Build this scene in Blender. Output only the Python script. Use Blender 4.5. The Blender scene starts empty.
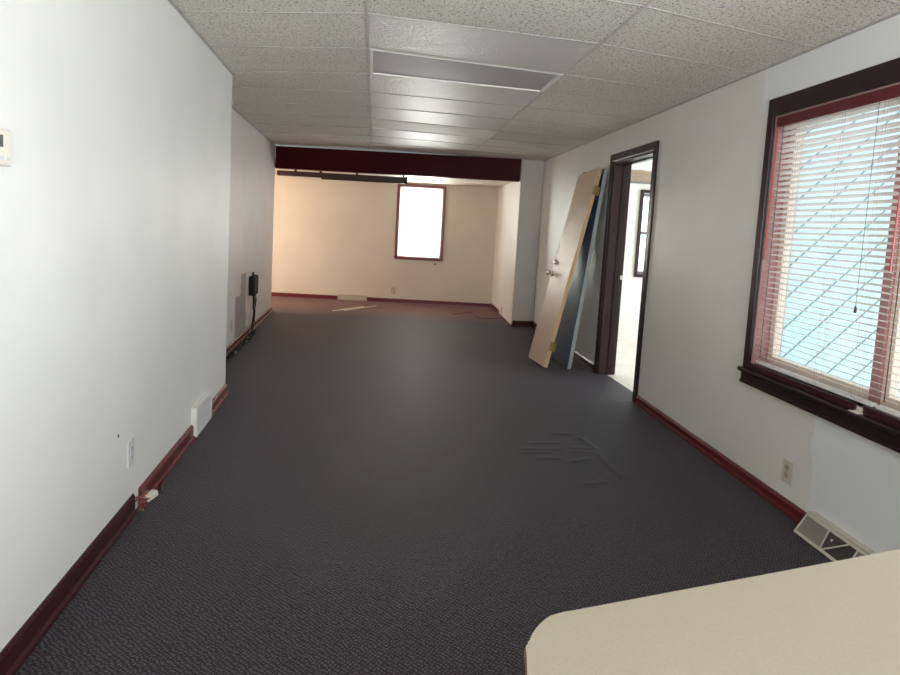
import bpy, bmesh, math, random
from mathutils import Vector, Matrix, noise
random.seed(7)
S = bpy.context.scene
C = S.collection

# ------------------------------------------------------------------ camera
cam_d = bpy.data.cameras.new('camera')
cam = bpy.data.objects.new('camera', cam_d); C.objects.link(cam)
RX = Vector((0.99068, -0.12361, 0.05720))
FW = Vector((0.12855, 0.98736, -0.09275))
UP = Vector((-0.04501, 0.09924, 0.99404))
mm = Matrix((RX, UP, -FW)).transposed().to_4x4()
mm.translation = Vector((0, 0, 1.3464))
cam.matrix_world = mm
cam_d.sensor_fit = 'HORIZONTAL'; cam_d.sensor_width = 36.0
cam_d.lens = 625.0 * 36 / 900
cam_d.shift_x = (450 - 459.4) / 900
cam_d.shift_y = (286.48 - 337.5) / 900
cam_d.clip_start = 0.02
S.camera = cam

# ------------------------------------------------------------------ world and light
w = bpy.data.worlds.new('sky'); S.world = w; w.use_nodes = True
bg = w.node_tree.nodes['Background']
bg.inputs['Color'].default_value = (0.86, 0.94, 1.0, 1)
bg.inputs['Strength'].default_value = 2.0

def area(name, loc, direction, sx, sy, power, color):
    d = bpy.data.lights.new(name, 'AREA'); d.shape = 'RECTANGLE'; d.size = sx; d.size_y = sy
    d.energy = power; d.color = color
    o = bpy.data.objects.new(name, d); C.objects.link(o); o.location = loc
    o.rotation_euler = Vector(direction).to_track_quat('-Z', 'Y').to_euler()
    return o
area('fill_unseen_right_window', (2.42, 0.0, 1.40), (-1, 0.10, 0.22), 1.7, 1.25, 57, (0.90, 0.96, 1.0))  # fill light added through an unseen right-hand window behind the camera
area('fill_behind_camera', (0.5, -1.52, 1.35), (-0.1, 1, 0.25), 2.0, 1.6, 104, (0.98, 0.98, 1.0))  # added fill behind the camera; no door is built there
area('daylight_alcove_window', (-3.25, 9.75, 1.2), (1, -0.30, -0.02), 1.0, 1.2, 46, (1.0, 0.84, 0.70))
area('daylight_side_room', (5.3, 6.2, 1.5), (-1, 0.15, -0.1), 2.6, 1.5, 62, (0.93, 0.97, 1.0))
area('daylight_back_window', (0.68, 11.25, 1.45), (0.05, -1, -0.05), 0.95, 1.4, 98, (1.0, 0.93, 0.88))

vs = S.view_settings
vs.view_transform = 'Standard'; vs.look = 'None'; vs.gamma = 1.0; vs.use_curve_mapping = False
vs.exposure = 0.68
S.cycles.max_bounces = 10; S.cycles.diffuse_bounces = 6; S.cycles.transparent_max_bounces = 16

# ------------------------------------------------------------------ material helpers
def new_mat(name, col, rough=0.6, spec=0.5, metal=0.0):
    m = bpy.data.materials.new(name); m.use_nodes = True
    b = m.node_tree.nodes['Principled BSDF']
    b.inputs['Base Color'].default_value = (*col, 1)
    b.inputs['Roughness'].default_value = rough
    b.inputs['Specular IOR Level'].default_value = spec
    b.inputs['Metallic'].default_value = metal
    return m
class NT:
    def __init__(s, m): s.m = m; s.t = m.node_tree; s.b = s.t.nodes['Principled BSDF']; s.co = None
    def n(s, typ, **kw):
        nd = s.t.nodes.new(typ)
        for k, v in kw.items(): setattr(nd, k, v)
        return nd
    def l(s, a, b): s.t.links.new(a, b)
    def obj(s):
        if not s.co: s.co = s.n('ShaderNodeTexCoord').outputs['Object']
        return s.co
    def noise(s, scale, detail=3, rough=0.5, vec=None):
        nd = s.n('ShaderNodeTexNoise'); nd.inputs['Scale'].default_value = scale
        nd.inputs['Detail'].default_value = detail; nd.inputs['Roughness'].default_value = rough
        s.l(vec or s.obj(), nd.inputs['Vector']); return nd.outputs['Fac']
    def mapping(s, scale=(1, 1, 1), rot=(0, 0, 0)):
        nd = s.n('ShaderNodeMapping'); nd.inputs['Scale'].default_value = scale; nd.inputs['Rotation'].default_value = rot
        s.l(s.obj(), nd.inputs['Vector']); return nd.outputs['Vector']
    def ramp(s, fac, stops):
        nd = s.n('ShaderNodeValToRGB'); e = nd.color_ramp.elements
        while len(e) < len(stops): e.new(0.5)
        for i, (p, c) in enumerate(stops):
            e[i].position = p; e[i].color = (*c, 1) if len(c) == 3 else c
        s.l(fac, nd.inputs['Fac']); return nd.outputs['Color']
    def math(s, op, a, b=None, c=None):
        nd = s.n('ShaderNodeMath', operation=op)
        for i, v in enumerate((a, b, c)):
            if v is None: continue
            if isinstance(v, (int, float)): nd.inputs[i].default_value = v
            else: s.l(v, nd.inputs[i])
        return nd.outputs[0]
    def mix(s, fac, a, b):
        nd = s.n('ShaderNodeMix', data_type='RGBA')
        for i, v in ((0, fac), (6, a), (7, b)):
            if isinstance(v, (int, float)): nd.inputs[i].default_value = v
            elif isinstance(v, tuple): nd.inputs[i].default_value = (*v, 1)
            else: s.l(v, nd.inputs[i])
        return nd.outputs[2]
    def color(s, c): s.l(c, s.b.inputs['Base Color'])
    def bump(s, h, strength=0.3, dist=0.002):
        nd = s.n('ShaderNodeBump'); nd.inputs['Strength'].default_value = strength; nd.inputs['Distance'].default_value = dist
        s.l(h, nd.inputs['Height']); s.l(nd.outputs['Normal'], s.b.inputs['Normal'])
    def xyz(s):
        nd = s.n('ShaderNodeSeparateXYZ'); s.l(s.obj(), nd.inputs[0]); return nd.outputs

def paint(name, c, c2=None, rough=0.55, bump=0.12, scale=2.0):
    m = new_mat(name, c, rough); t = NT(m)
    c2 = c2 or tuple(v * 0.94 for v in c)
    t.color(t.ramp(t.noise(scale, 4), [(0.35, c2), (0.65, c)]))
    t.bump(t.noise(160, 2), bump, 0.0015)
    return m
M = {}
M['wall'] = paint('wall_paint', (0.78, 0.775, 0.74), rough=0.5)
M['wall_rear'] = paint('wall_paint_rear', (0.68, 0.65, 0.62), rough=0.5)
M['cream'] = paint('cream_paint', (0.63, 0.56, 0.47), rough=0.5)
M['bright'] = paint('white_side_room', (0.74, 0.745, 0.71), rough=0.6)
# rear left wall: unpainted grey silhouettes left by removed furniture
m = new_mat('patched_wall', (0.7, 0.68, 0.66), 0.5); t = NT(m); x, y, z = t.xyz()
nz = t.math('MULTIPLY', t.math('SUBTRACT', t.noise(9, 3), 0.5), 0.05)
def inside(v, a, b): return t.math('MULTIPLY', t.math('GREATER_THAN', v, a), t.math('LESS_THAN', v, b))
yy = t.math('ADD', y, nz); zz = t.math('ADD', z, nz)
a = t.math('MULTIPLY', inside(yy, 6.87, 7.17), t.math('LESS_THAN', zz, 0.72))
b = t.math('MULTIPLY', inside(yy, 6.60, 6.88), t.math('LESS_THAN', zz, 0.50))
msk = t.math('MAXIMUM', a, b)
low = t.math('MULTIPLY', inside(yy, 6.85, 7.22), t.math('LESS_THAN', zz, 0.27))
c = t.mix(msk, t.ramp(t.noise(2, 3), [(0.35, (0.79, 0.755, 0.75)), (0.65, (0.84, 0.81, 0.80))]), (0.40, 0.385, 0.38))
t.color(t.mix(low, c, (0.46, 0.44, 0.43))); t.bump(t.noise(160, 2), 0.1, 0.0015); M['patched'] = m
# right wall: newer, lighter paint beside the old paint
m = new_mat('right_wall_paint', (0.6, 0.59, 0.55), 0.42); t = NT(m); x, y, z = t.xyz()
e = t.math('ADD', y, t.math('MULTIPLY', t.math('SUBTRACT', t.noise(5, 4), 0.5), 0.10))
lowp = t.math('MULTIPLY', t.math('LESS_THAN', e, 2.70), t.math('LESS_THAN', z, 0.56))
highp = t.math('MULTIPLY', t.math('LESS_THAN', y, 3.42), t.math('GREATER_THAN', z, 2.1))
base = t.ramp(t.noise(1.6, 4), [(0.35, (0.70, 0.68, 0.64)), (0.65, (0.74, 0.725, 0.69))])
t.color(t.mix(t.math('MAXIMUM', lowp, highp), base, (0.765, 0.775, 0.775))); t.bump(t.noise(120, 2), 0.15, 0.0015); M['wall_right'] = m

def wood(name, ca, cb, rough=0.35, sc=(3, 3, 30), axis_scale=4, spec=0.5):
    m = new_mat(name, ca, rough, spec); t = NT(m)
    v = t.mapping(sc); f = t.noise(axis_scale, 5, 0.6, v)
    t.color(t.ramp(f, [(0.3, ca), (0.7, cb)])); t.bump(f, 0.12, 0.001)
    return m
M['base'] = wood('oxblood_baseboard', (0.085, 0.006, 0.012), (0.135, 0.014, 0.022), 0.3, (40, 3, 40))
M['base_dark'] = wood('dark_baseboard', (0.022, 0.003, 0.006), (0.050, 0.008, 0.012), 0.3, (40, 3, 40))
M['beam'] = wood('oxblood_beam', (0.045, 0.0015, 0.004), (0.062, 0.003, 0.007), 0.45, (3, 30, 30), 4, 0.10)
M['darkwood'] = wood('dark_stained_trim', (0.011, 0.0045, 0.006), (0.028, 0.011, 0.014), 0.3, (30, 30, 3), 4, 0.35)
M['jambwood'] = wood('stained_jamb', (0.026, 0.012, 0.014), (0.050, 0.024, 0.027), 0.35, (30, 30, 3), 4, 0.35)
M['redwood'] = wood('red_stained_trim', (0.12, 0.016, 0.015), (0.22, 0.040, 0.034), 0.35, (30, 30, 3))
M['redjamb'] = wood('red_jamb', (0.32, 0.16, 0.15), (0.42, 0.23, 0.21), 0.4, (30, 30, 3))
M['track'] = wood('brown_track', (0.030, 0.012, 0.010), (0.055, 0.022, 0.018), 0.4, (3, 30, 30))
M['birch'] = wood('birch_veneer', (0.66, 0.48, 0.34), (0.77, 0.60, 0.46), 0.42, (25, 25, 1.6), 3)
M['birch_edge'] = wood('door_edge_wood', (0.50, 0.32, 0.16), (0.62, 0.42, 0.24), 0.5, (25, 25, 2))
M['blue'] = wood('blue_door_paint', (0.050, 0.095, 0.165), (0.075, 0.130, 0.210), 0.4, (2, 2, 2))
M['blue_edge'] = wood('grey_door_edge', (0.30, 0.34, 0.36), (0.42, 0.46, 0.47), 0.5, (8, 8, 3))
M['roughwood'] = wood('bare_wood_strip', (0.13, 0.09, 0.06), (0.50, 0.40, 0.30), 0.8, (20, 20, 60), 3)
M['splinter'] = wood('splintered_wood', (0.12, 0.02, 0.015), (0.32, 0.12, 0.08), 0.6, (30, 30, 30))
M['sash'] = new_mat('tan_sash', (0.74, 0.60, 0.50), 0.4)
M['sash_white'] = new_mat('white_sash', (0.8, 0.76, 0.7), 0.4)
M['brass'] = new_mat('dull_brass', (0.26, 0.20, 0.07), 0.5, 0.5, 0.6)
M['chrome'] = new_mat('satin_nickel', (0.75, 0.72, 0.68), 0.25, 0.5, 1.0)
M['black'] = new_mat('black_plastic', (0.010, 0.010, 0.012), 0.7, 0.3)
M['grey_plate'] = new_mat('grey_plate', (0.17, 0.16, 0.16), 0.5)
M['almond'] = new_mat('almond_plastic', (0.44, 0.39, 0.29), 0.45)
M['ivory'] = new_mat('ivory_plastic', (0.72, 0.69, 0.60), 0.4)
M['beige_plate'] = new_mat('beige_plate', (0.56, 0.53, 0.44), 0.4)
M['painted_plate'] = new_mat('painted_over_plate', (0.60, 0.60, 0.59), 0.5)
M['reg_louvre'] = new_mat('louvre_grey', (0.50, 0.50, 0.50), 0.5)
M['shadow_metal'] = new_mat('duct_metal', (0.25, 0.25, 0.25), 0.5)
M['slot'] = new_mat('dark_slot', (0.03, 0.028, 0.025), 0.6)
M['lcd'] = new_mat('thermostat_display', (0.10, 0.12, 0.10), 0.2)
M['reg'] = new_mat('beige_enamel', (0.50, 0.47, 0.40), 0.35)
M['reg_far'] = new_mat('tan_enamel', (0.36, 0.31, 0.22), 0.4)
M['reg_white'] = new_mat('white_enamel', (0.74, 0.73, 0.70), 0.35)
M['reg_dark'] = new_mat('grille_shadow_metal', (0.045, 0.042, 0.038), 0.5)
M['reg_mesh'] = new_mat('grey_grille_metal', (0.20, 0.19, 0.17), 0.5)
M['tbar'] = new_mat('ceiling_t_bar', (0.40, 0.38, 0.36), 0.4)
M['maintee'] = new_mat('main_tee_metal', (0.58, 0.54, 0.52), 0.3)
M['flange'] = new_mat('troffer_white_metal', (0.88, 0.85, 0.82), 0.6)
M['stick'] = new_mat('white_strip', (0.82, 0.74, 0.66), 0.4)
M['cordmat'] = new_mat('dark_cord', (0.05, 0.025, 0.025), 0.5)
M['blind_cord'] = new_mat('pink_blind_cord', (0.55, 0.33, 0.35), 0.7)
M['wand'] = new_mat('red_wand', (0.45, 0.04, 0.05), 0.3)
M['side_floor'] = paint('pale_side_room_floor', (0.74, 0.70, 0.63), (0.64, 0.60, 0.54), rough=0.35, scale=3)
M['edge_dark'] = new_mat('brown_counter_edge', (0.09, 0.06, 0.045), 0.45)
M['ground'] = paint('pale_concrete', (0.66, 0.65, 0.63), rough=0.8, scale=1)

# laminate
m = new_mat('cream_laminate', (0.5, 0.44, 0.34), 0.38); t = NT(m)
f = t.noise(420, 2, 0.7); g = t.noise(3, 3)
t.color(t.mix(t.math('MULTIPLY', g, 0.35), t.ramp(f, [(0.38, (0.25, 0.220, 0.172)), (0.62, (0.275, 0.245, 0.193))]), (0.272, 0.242, 0.198)))
M['laminate'] = m
# ceiling tile with fissures
def tile_mat(name, c, rough, specks=True):
    m = new_mat(name, c, rough); t = NT(m)
    v = t.n('ShaderNodeTexVoronoi'); v.inputs['Scale'].default_value = 125; v.inputs['Randomness'].default_value = 1.0
    n1 = t.n('ShaderNodeMapping'); n1.inputs['Scale'].default_value = (0.75, 1.25, 1); t.l(t.obj(), n1.inputs['Vector']); t.l(n1.outputs[0], v.inputs['Vector'])
    d = v.outputs['Distance']; k = t.noise(60, 2)
    hole = t.math('LESS_THAN', d, t.math('MULTIPLY', t.math('SUBTRACT', k, 0.30), 1.35))
    base = t.ramp(t.noise(0.9, 3), [(0.35, tuple(q * 0.93 for q in c)), (0.65, c)])
    if specks:
        t.color(t.mix(t.math('MULTIPLY', hole, 0.85), base, (0.10, 0.088, 0.08)))
        t.bump(t.math('SUBTRACT', t.noise(220, 2), hole), 0.45, 0.002)
    else:
        t.color(base); t.bump(t.noise(38, 4, 0.65), 0.9, 0.010)
    return m
M['tile'] = tile_mat('fissured_ceiling_tile', (0.77, 0.74, 0.67), 0.75)
M['tile_vinyl'] = tile_mat('vinyl_ceiling_tile', (0.68, 0.65, 0.63), 0.43, False)
# diffuser
m = new_mat('prismatic_diffuser', (0.45, 0.43, 0.45), 0.55); t = NT(m)
f = t.math('SINE', t.math('MULTIPLY', t.xyz()[0], 900)); t.bump(f, 0.15, 0.001); M['diffuser'] = m
# carpet
m = new_mat('carpet', (0.03, 0.03, 0.04), 0.50, 0.24); t = NT(m); x, y, z = t.xyz()
va = t.mapping((1, 1, 1), (0, 0, math.radians(38)))
wv = t.n('ShaderNodeTexWave'); wv.inputs['Scale'].default_value = 26; wv.inputs['Distortion'].default_value = 6
wv.inputs['Detail'].default_value = 2; wv.inputs['Detail Scale'].default_value = 3; t.l(va, wv.inputs['Vector'])
vb = t.mapping((1, 1, 1), (0, 0, math.radians(-47)))
wv2 = t.n('ShaderNodeTexWave'); wv2.inputs['Scale'].default_value = 23; wv2.inputs['Distortion'].default_value = 7
wv2.inputs['Detail'].default_value = 2; t.l(vb, wv2.inputs['Vector'])
weave = t.math('MULTIPLY', wv.outputs['Fac'], wv2.outputs['Fac'])
fine = t.noise(230, 2, 0.7)
blob = t.noise(60, 3, 0.7)
h = t.math('ADD', t.math('MULTIPLY', weave, 0.34), t.math('ADD', t.math('MULTIPLY', fine, 0.55), t.math('MULTIPLY', blob, 0.42)))
col = t.ramp(h, [(0.42, (0.0015, 0.0012, 0.0016)), (0.56, (0.012, 0.0105, 0.013)), (0.70, (0.078, 0.071, 0.086))])
blot = t.noise(0.7, 4)
col = t.mix(t.math('MULTIPLY', blot, 0.25), col, (0.020, 0.015, 0.014))
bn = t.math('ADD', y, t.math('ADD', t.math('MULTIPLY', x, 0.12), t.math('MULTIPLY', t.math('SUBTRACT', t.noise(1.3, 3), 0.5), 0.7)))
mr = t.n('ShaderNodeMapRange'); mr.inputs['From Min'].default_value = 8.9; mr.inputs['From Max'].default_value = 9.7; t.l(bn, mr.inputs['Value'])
brown = t.ramp(fine, [(0.3, (0.10, 0.038, 0.026)), (0.7, (0.17, 0.075, 0.055))])  # warm low light on the alcove carpet, painted in as brown
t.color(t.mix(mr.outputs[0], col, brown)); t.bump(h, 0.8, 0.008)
t.b.inputs['Sheen Weight'].default_value = 0.15; t.b.inputs['Sheen Roughness'].default_value = 0.28
t.b.inputs['Sheen Tint'].default_value = (0.86, 0.80, 1.0, 1)
M['carpet'] = m
# glass
def glass(name):
    m = bpy.data.materials.new(name); m.use_nodes = True; nt = m.node_tree; nt.nodes.clear()
    o = nt.nodes.new('ShaderNodeOutputMaterial'); mx = nt.nodes.new('ShaderNodeMixShader'); mx.inputs[0].default_value = 0.07
    tr = nt.nodes.new('ShaderNodeBsdfTransparent'); tr.inputs[0].default_value = (0.93, 0.97, 0.96, 1)
    gl = nt.nodes.new('ShaderNodeBsdfGlossy'); gl.inputs['Roughness'].default_value = 0.03
    nt.links.new(tr.outputs[0], mx.inputs[1]); nt.links.new(gl.outputs[0], mx.inputs[2]); nt.links.new(mx.outputs[0], o.inputs[0]); return m
M['glass'] = glass('window_glass')
# slats: white, slightly translucent
def slatmat(name, c, tl):
    m = bpy.data.materials.new(name); m.use_nodes = True; nt = m.node_tree; b = nt.nodes['Principled BSDF']
    b.inputs['Base Color'].default_value = (*c, 1); b.inputs['Roughness'].default_value = 0.35
    o = nt.nodes['Material Output']; mx = nt.nodes.new('ShaderNodeMixShader'); mx.inputs[0].default_value = tl
    tr = nt.nodes.new('ShaderNodeBsdfTranslucent'); tr.inputs[0].default_value = (*c, 1)
    nt.links.new(b.outputs[0], mx.inputs[1]); nt.links.new(tr.outputs[0], mx.inputs[2]); nt.links.new(mx.outputs[0], o.inputs[0]); return m
M['slat'] = slatmat('blind_slat', (0.94, 0.89, 0.87), 0.52)
M['shade'] = slatmat('white_blind_slat', (0.92, 0.90, 0.88), 0.6)
# exterior wall: pale blue metal siding with diagonal seams
m = new_mat('pale_blue_siding', (0.55, 0.70, 0.74), 0.5); t = NT(m); x, y, z = t.xyz()
d = t.math('FRACT', t.math('MULTIPLY', t.math('SUBTRACT', t.math('MULTIPLY', z, 0.80), t.math('MULTIPLY', x, 0.76)), 5.3))
seam = t.math('LESS_THAN', d, 0.07)
t.color(t.mix(seam, t.ramp(t.noise(1.5, 3), [(0.35, (0.47, 0.63, 0.66)), (0.65, (0.53, 0.67, 0.69))]), (0.10, 0.15, 0.165)))
M['siding'] = m

# ------------------------------------------------------------------ mesh helpers
def BM(): return bmesh.new()
def hexa(bm, vs):
    """vs: 4 bottom (ccw from above) then 4 top"""
    v = [bm.verts.new(p) for p in vs]
    for f in ((3, 2, 1, 0), (4, 5, 6, 7), (0, 1, 5, 4), (1, 2, 6, 5), (2, 3, 7, 6), (3, 0, 4, 7)):
        bm.faces.new([v[i] for i in f])
    return v
def box(bm, x0, x1, y0, y1, z0, z1):
    return hexa(bm, [(x0, y0, z0), (x1, y0, z0), (x1, y1, z0), (x0, y1, z0), (x0, y0, z1), (x1, y0, z1), (x1, y1, z1), (x0, y1, z1)])
def prism(bm, pts, z0, z1):
    a = [bm.verts.new((p[0], p[1], z0)) for p in pts]; b = [bm.verts.new((p[0], p[1], z1)) for p in pts]; n = len(pts)
    bm.faces.new(a[::-1]); bm.faces.new(b)
    for i in range(n): bm.faces.new((a[i], a[(i + 1) % n], b[(i + 1) % n], b[i]))
def tube(bm, pts, r, seg=8):
    pts = [Vector(p) for p in pts]; rings = []
    for i, p in enumerate(pts):
        d = (pts[min(i + 1, len(pts) - 1)] - pts[max(i - 1, 0)]).normalized()
        u = d.cross(Vector((0, 0, 1)))
        if u.length < 1e-3: u = d.cross(Vector((0, 1, 0)))
        u.normalize(); v = d.cross(u).normalized()
        rings.append([bm.verts.new(p + r * (math.cos(2 * math.pi * k / seg) * u + math.sin(2 * math.pi * k / seg) * v)) for k in range(seg)])
    for a, b in zip(rings, rings[1:]):
        for k in range(seg): bm.faces.new((a[k], a[(k + 1) % seg], b[(k + 1) % seg], b[k]))
    bm.faces.new(rings[0][::-1]); bm.faces.new(rings[-1])
def lathe(bm, origin, axis, prof, seg=20):
    axis = Vector(axis).normalized(); u = axis.cross(Vector((0, 0, 1)))
    if u.length < 1e-3: u = Vector((1, 0, 0))
    u.normalize(); v = axis.cross(u); o = Vector(origin); rings = []
    for r, h in prof:
        rings.append([bm.verts.new(o + axis * h + r * (math.cos(2 * math.pi * k / seg) * u + math.sin(2 * math.pi * k / seg) * v)) for k in range(seg)])
    for a, b in zip(rings, rings[1:]):
        for k in range(seg): bm.faces.new((a[k], a[(k + 1) % seg], b[(k + 1) % seg], b[k]))
    bm.faces.new(rings[0][::-1]); bm.faces.new(rings[-1])
def obj(name, bm, mat, parent=None, bevel=0.0, smooth=False, world=True):
    """bm is in world coordinates unless world=False; stored relative to the parent's place"""
    bmesh.ops.recalc_face_normals(bm, faces=bm.faces)
    off = Vector((0, 0, 0))
    if parent and world:
        p = parent
        while p: off += p.location; p = p.parent
        bmesh.ops.translate(bm, verts=bm.verts, vec=-off)
    me = bpy.data.meshes.new(name); bm.to_mesh(me); bm.free()
    for mt in (mat if isinstance(mat, list) else [mat]): me.materials.append(mt)
    if smooth:
        for p in me.polygons: p.use_smooth = True
    o = bpy.data.objects.new(name, me); C.objects.link(o)
    if parent: o.parent = parent
    if bevel:
        b = o.modifiers.new('bevel', 'BEVEL'); b.width = bevel; b.segments = 2; b.limit_method = 'ANGLE'
    return o
def struct(name, bm, mat, parent=None, bevel=0.0):
    o = obj(name, bm, mat, parent, bevel)
    if not parent: o['kind'] = 'structure'
    return o
def thing(name, label, cat, loc, group=None):
    o = bpy.data.objects.new(name, None); C.objects.link(o); o.location = loc; o.empty_display_size = 0.1
    o['label'] = label; o['category'] = cat
    if group: o['group'] = group
    return o
def sempty(name, loc):
    o = bpy.data.objects.new(name, None); C.objects.link(o); o.location = loc; o['kind'] = 'structure'; return o
def tag(o, label, cat, group=None):
    o['label'] = label; o['category'] = cat
    if group: o['group'] = group
    return o

# wall lines: x as a function of y (walls angled to fit lines bent by lens distortion in the image)
def L1(y): return -1.0796 - 0.0344 * (y - 4)
def L2(y): return -1.430 - 0.028 * (y - 6)
def R(y): return 2.142 + 0.0173 * (y - 4)
def BK(x): return 10.88 - 0.0959 * x
def wbox(bm, W, y0, y1, z0, z1, o0, o1):
    """a box that runs along wall W from y0 to y1, o0..o1 away from it in x"""
    hexa(bm, [(W(y0) + o0, y0, z0), (W(y0) + o1, y0, z0), (W(y1) + o1, y1, z0), (W(y1) + o0, y1, z0),
              (W(y0) + o0, y0, z1), (W(y0) + o1, y0, z1), (W(y1) + o1, y1, z1), (W(y1) + o0, y1, z1)])
def bbox_back(bm, x0, x1, z0, z1, o0, o1):
    hexa(bm, [(x0, BK(x0) + o0, z0), (x1, BK(x1) + o0, z0), (x1, BK(x1) + o1, z0), (x0, BK(x0) + o1, z0),
              (x0, BK(x0) + o0, z1), (x1, BK(x1) + o0, z1), (x1, BK(x1) + o1, z1), (x0, BK(x0) + o1, z1)])
H = 2.35; YF = -1.6; YC = 4.785

# ------------------------------------------------------------------ floor: carpet with a rucked-up patch
def ff(a, b, n): return [a + (b - a) * i / n for i in range(n + 1)]
segs = [((1.21, 4.00), (1.349, 3.998)), ((.985, 3.809), (1.192, 3.816)), ((.946, 3.699), (1.18, 3.707)), ((.932, 3.64), (1.074, 3.651)),
        ((.998, 3.549), (1.126, 3.544)), ((1.278, 3.728), (1.384, 3.732)), ((1.19, 3.49), (1.322, 3.549)), ((1.38, 3.92), (1.418, 3.715)),
        ((1.418, 3.715), (1.392, 3.432)), ((1.392, 3.432), (1.42, 3.284)), ((1.181, 3.171), (1.282, 3.199)), ((1.27, 3.66), (1.36, 3.655))]
def ruck(x, y):
    p = Vector((x, y)); h = 0
    for i, (a, b) in enumerate(segs):
        a = Vector(a); b = Vector(b); d = b - a; tt = max(0, min(1, (p - a).dot(d) / d.length_squared))
        q = (p - (a + d * tt)).length
        h = max(h, (0.007 if i in (7, 8, 9) else 0.006) * math.exp(-(q / 0.022) ** 2) * (0.6 + 0.8 * abs(noise.noise((x * 9, y * 9, i)))))
    return h
def mk_floor():
    bm = BM()
    xs = [-1.6, -1.0, 0, .80] + ff(.82, 1.52, 70) + [1.6, 2.262]
    ys = [YF, 0, 1.5, 2.9] + ff(3.08, 4.12, 104) + [4.3, 5.5, 7, 8.7, 9.2]
    g = [[bm.verts.new((x, y, ruck(x, y) if 0.8 < x < 1.55 and 3 < y < 4.2 else 0)) for x in xs] for y in ys]
    for j in range(len(ys) - 1):
        for i in range(len(xs) - 1): bm.faces.new((g[j][i], g[j][i + 1], g[j + 1][i + 1], g[j + 1][i]))
    # carpet of the alcove
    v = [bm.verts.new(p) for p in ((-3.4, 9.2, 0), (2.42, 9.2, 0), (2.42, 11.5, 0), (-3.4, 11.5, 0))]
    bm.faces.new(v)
    for f in bm.faces:
        if f.normal.z < 0: f.normal_flip()
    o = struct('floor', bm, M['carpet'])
    for p in o.data.polygons: p.use_smooth = True
mk_floor()

# ------------------------------------------------------------------ walls
bm = BM(); wbox(bm, L1, YF, YC, 0, H, -0.5, 0); struct('wall_left', bm, M['wall'])
bm = BM(); wbox(bm, L2, YC - .05, 9.2, 0, H, -0.2, 0); struct('wall_left', bm, M['patched'])
bm = BM(); box(bm, -3.4, L2(9.2) - .2, 9.05, 9.2, 0, H); struct('wall_alcove', bm, M['cream'])
bm = BM(); box(bm, -3.5, -3.4, 9.05, 11.4, 0, H); struct('wall_alcove', bm, M['cream'])
bm = BM(); box(bm, -1.6, 2.6, YF - .12, YF, 0, H); struct('wall_front', bm, M['wall'])
# right wall with door and window openings
DY0, DY1, DZ = 4.875, 5.815, 2.06       # doorway
WY0, WY1, WZ0, WZ1 = 1.45, 3.275, 0.672, 2.055
T = 0.17
bm = BM()
wbox(bm, R, YF, -1.0, 0, H, 0, T)
wbox(bm, R, -1.0, 1.0, 0, .672, 0, T); wbox(bm, R, -1.0, 1.0, WZ1, H, 0, T)
wbox(bm, R, 1.0, WY0, 0, H, 0, T)
wbox(bm, R, WY0, WY1, 0, WZ0, 0, T); wbox(bm, R, WY0, WY1, WZ1, H, 0, T)
wbox(bm, R, WY1, DY0, 0, H, 0, T); wbox(bm, R, DY0, DY1, DZ, H, 0, T)
wbox(bm, R, DY1, 8.67, 0, H, 0, T)
struct('wall_right', bm, M['wall_right'])
# pilaster that narrows the room at the beam, its inner side is the alcove's right wall
bm = BM(); prism(bm, [(1.908, 8.67), (2.60, 8.67), (2.60, 11.2), (1.985, 11.2)], 0, H); struct('wall_pilaster', bm, M['wall_rear'])
# back wall with window opening
BX0, BX1, BZ0, BZ1 = 0.295, 1.035, 0.80, 2.005
bm = BM()
bbox_back(bm, -3.4, BX0, 0, H, 0, .15); bbox_back(bm, BX1, 1.98, 0, H, 0, .15)
bbox_back(bm, BX0, BX1, 0, BZ0, 0, .15); bbox_back(bm, BX0, BX1, BZ1, H, 0, .15)
struct('wall_back', bm, M['cream'])

# ------------------------------------------------------------------ ceiling: lay-in tiles between T bars
G1 = lambda y: -0.109 - 0.0118 * (y - 2.98)
G2 = lambda y: 1.098 + 0.012 * (y - 3.3)
beamY = lambda x: 8.951 - 0.160 * x  # beam skewed in plan to follow its bent line in the image
A_l = lambda n: 3.429 + .625 * n if n < 3 else 3.429 + .625 * 2 + .62 * (n - 2)  # tile rows skewed per column to follow the curved ceiling lines in the image
B_l = lambda n: 3.156 + .61 * n
B_r = {-2: 2.10, -1: 2.70, 0: 3.268, 1: 3.945, 2: 4.475, 3: 5.05, 4: 5.66, 5: 6.36, 6: 6.93}
def Br(n): return B_r.get(n, 3.268 + .61 * n if n < 0 else 6.93 + .61 * (n - 6))
C_off = {-2: .32, -1: .30, 0: .265, 1: .18, 2: .15}
def Cr(n): return Br(n) + C_off.get(n, .30 if n < 0 else .10)
def leftx(y): return (L1(y) if y < YC else L2(y)) - .02
cols = {
    'A': (lambda n: (leftx(A_l(n)), A_l(n)), lambda n: (G1(B_l(n)), B_l(n))),
    'B': (lambda n: (G1(B_l(n)), B_l(n)), lambda n: (G2(Br(n)), Br(n))),
    'C': (lambda n: (G2(Br(n)), Br(n)), lambda n: (R(Cr(n)) + .02, Cr(n))),
}
bt = BM(); bars = BM(); mains = BM()
N0, N1 = -8, 9
def strip(bm, a, b, wd, z0, z1):
    a = Vector(a); b = Vector(b); d = (b - a).normalized(); n = Vector((-d.y, d.x)) * wd / 2
    hexa(bm, [(*(a - n), z0), (*(b - n), z0), (*(b + n), z0), (*(a + n), z0), (*(a - n), z1), (*(b - n), z1), (*(b + n), z1), (*(a + n), z1)])
lights_at = []
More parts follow.
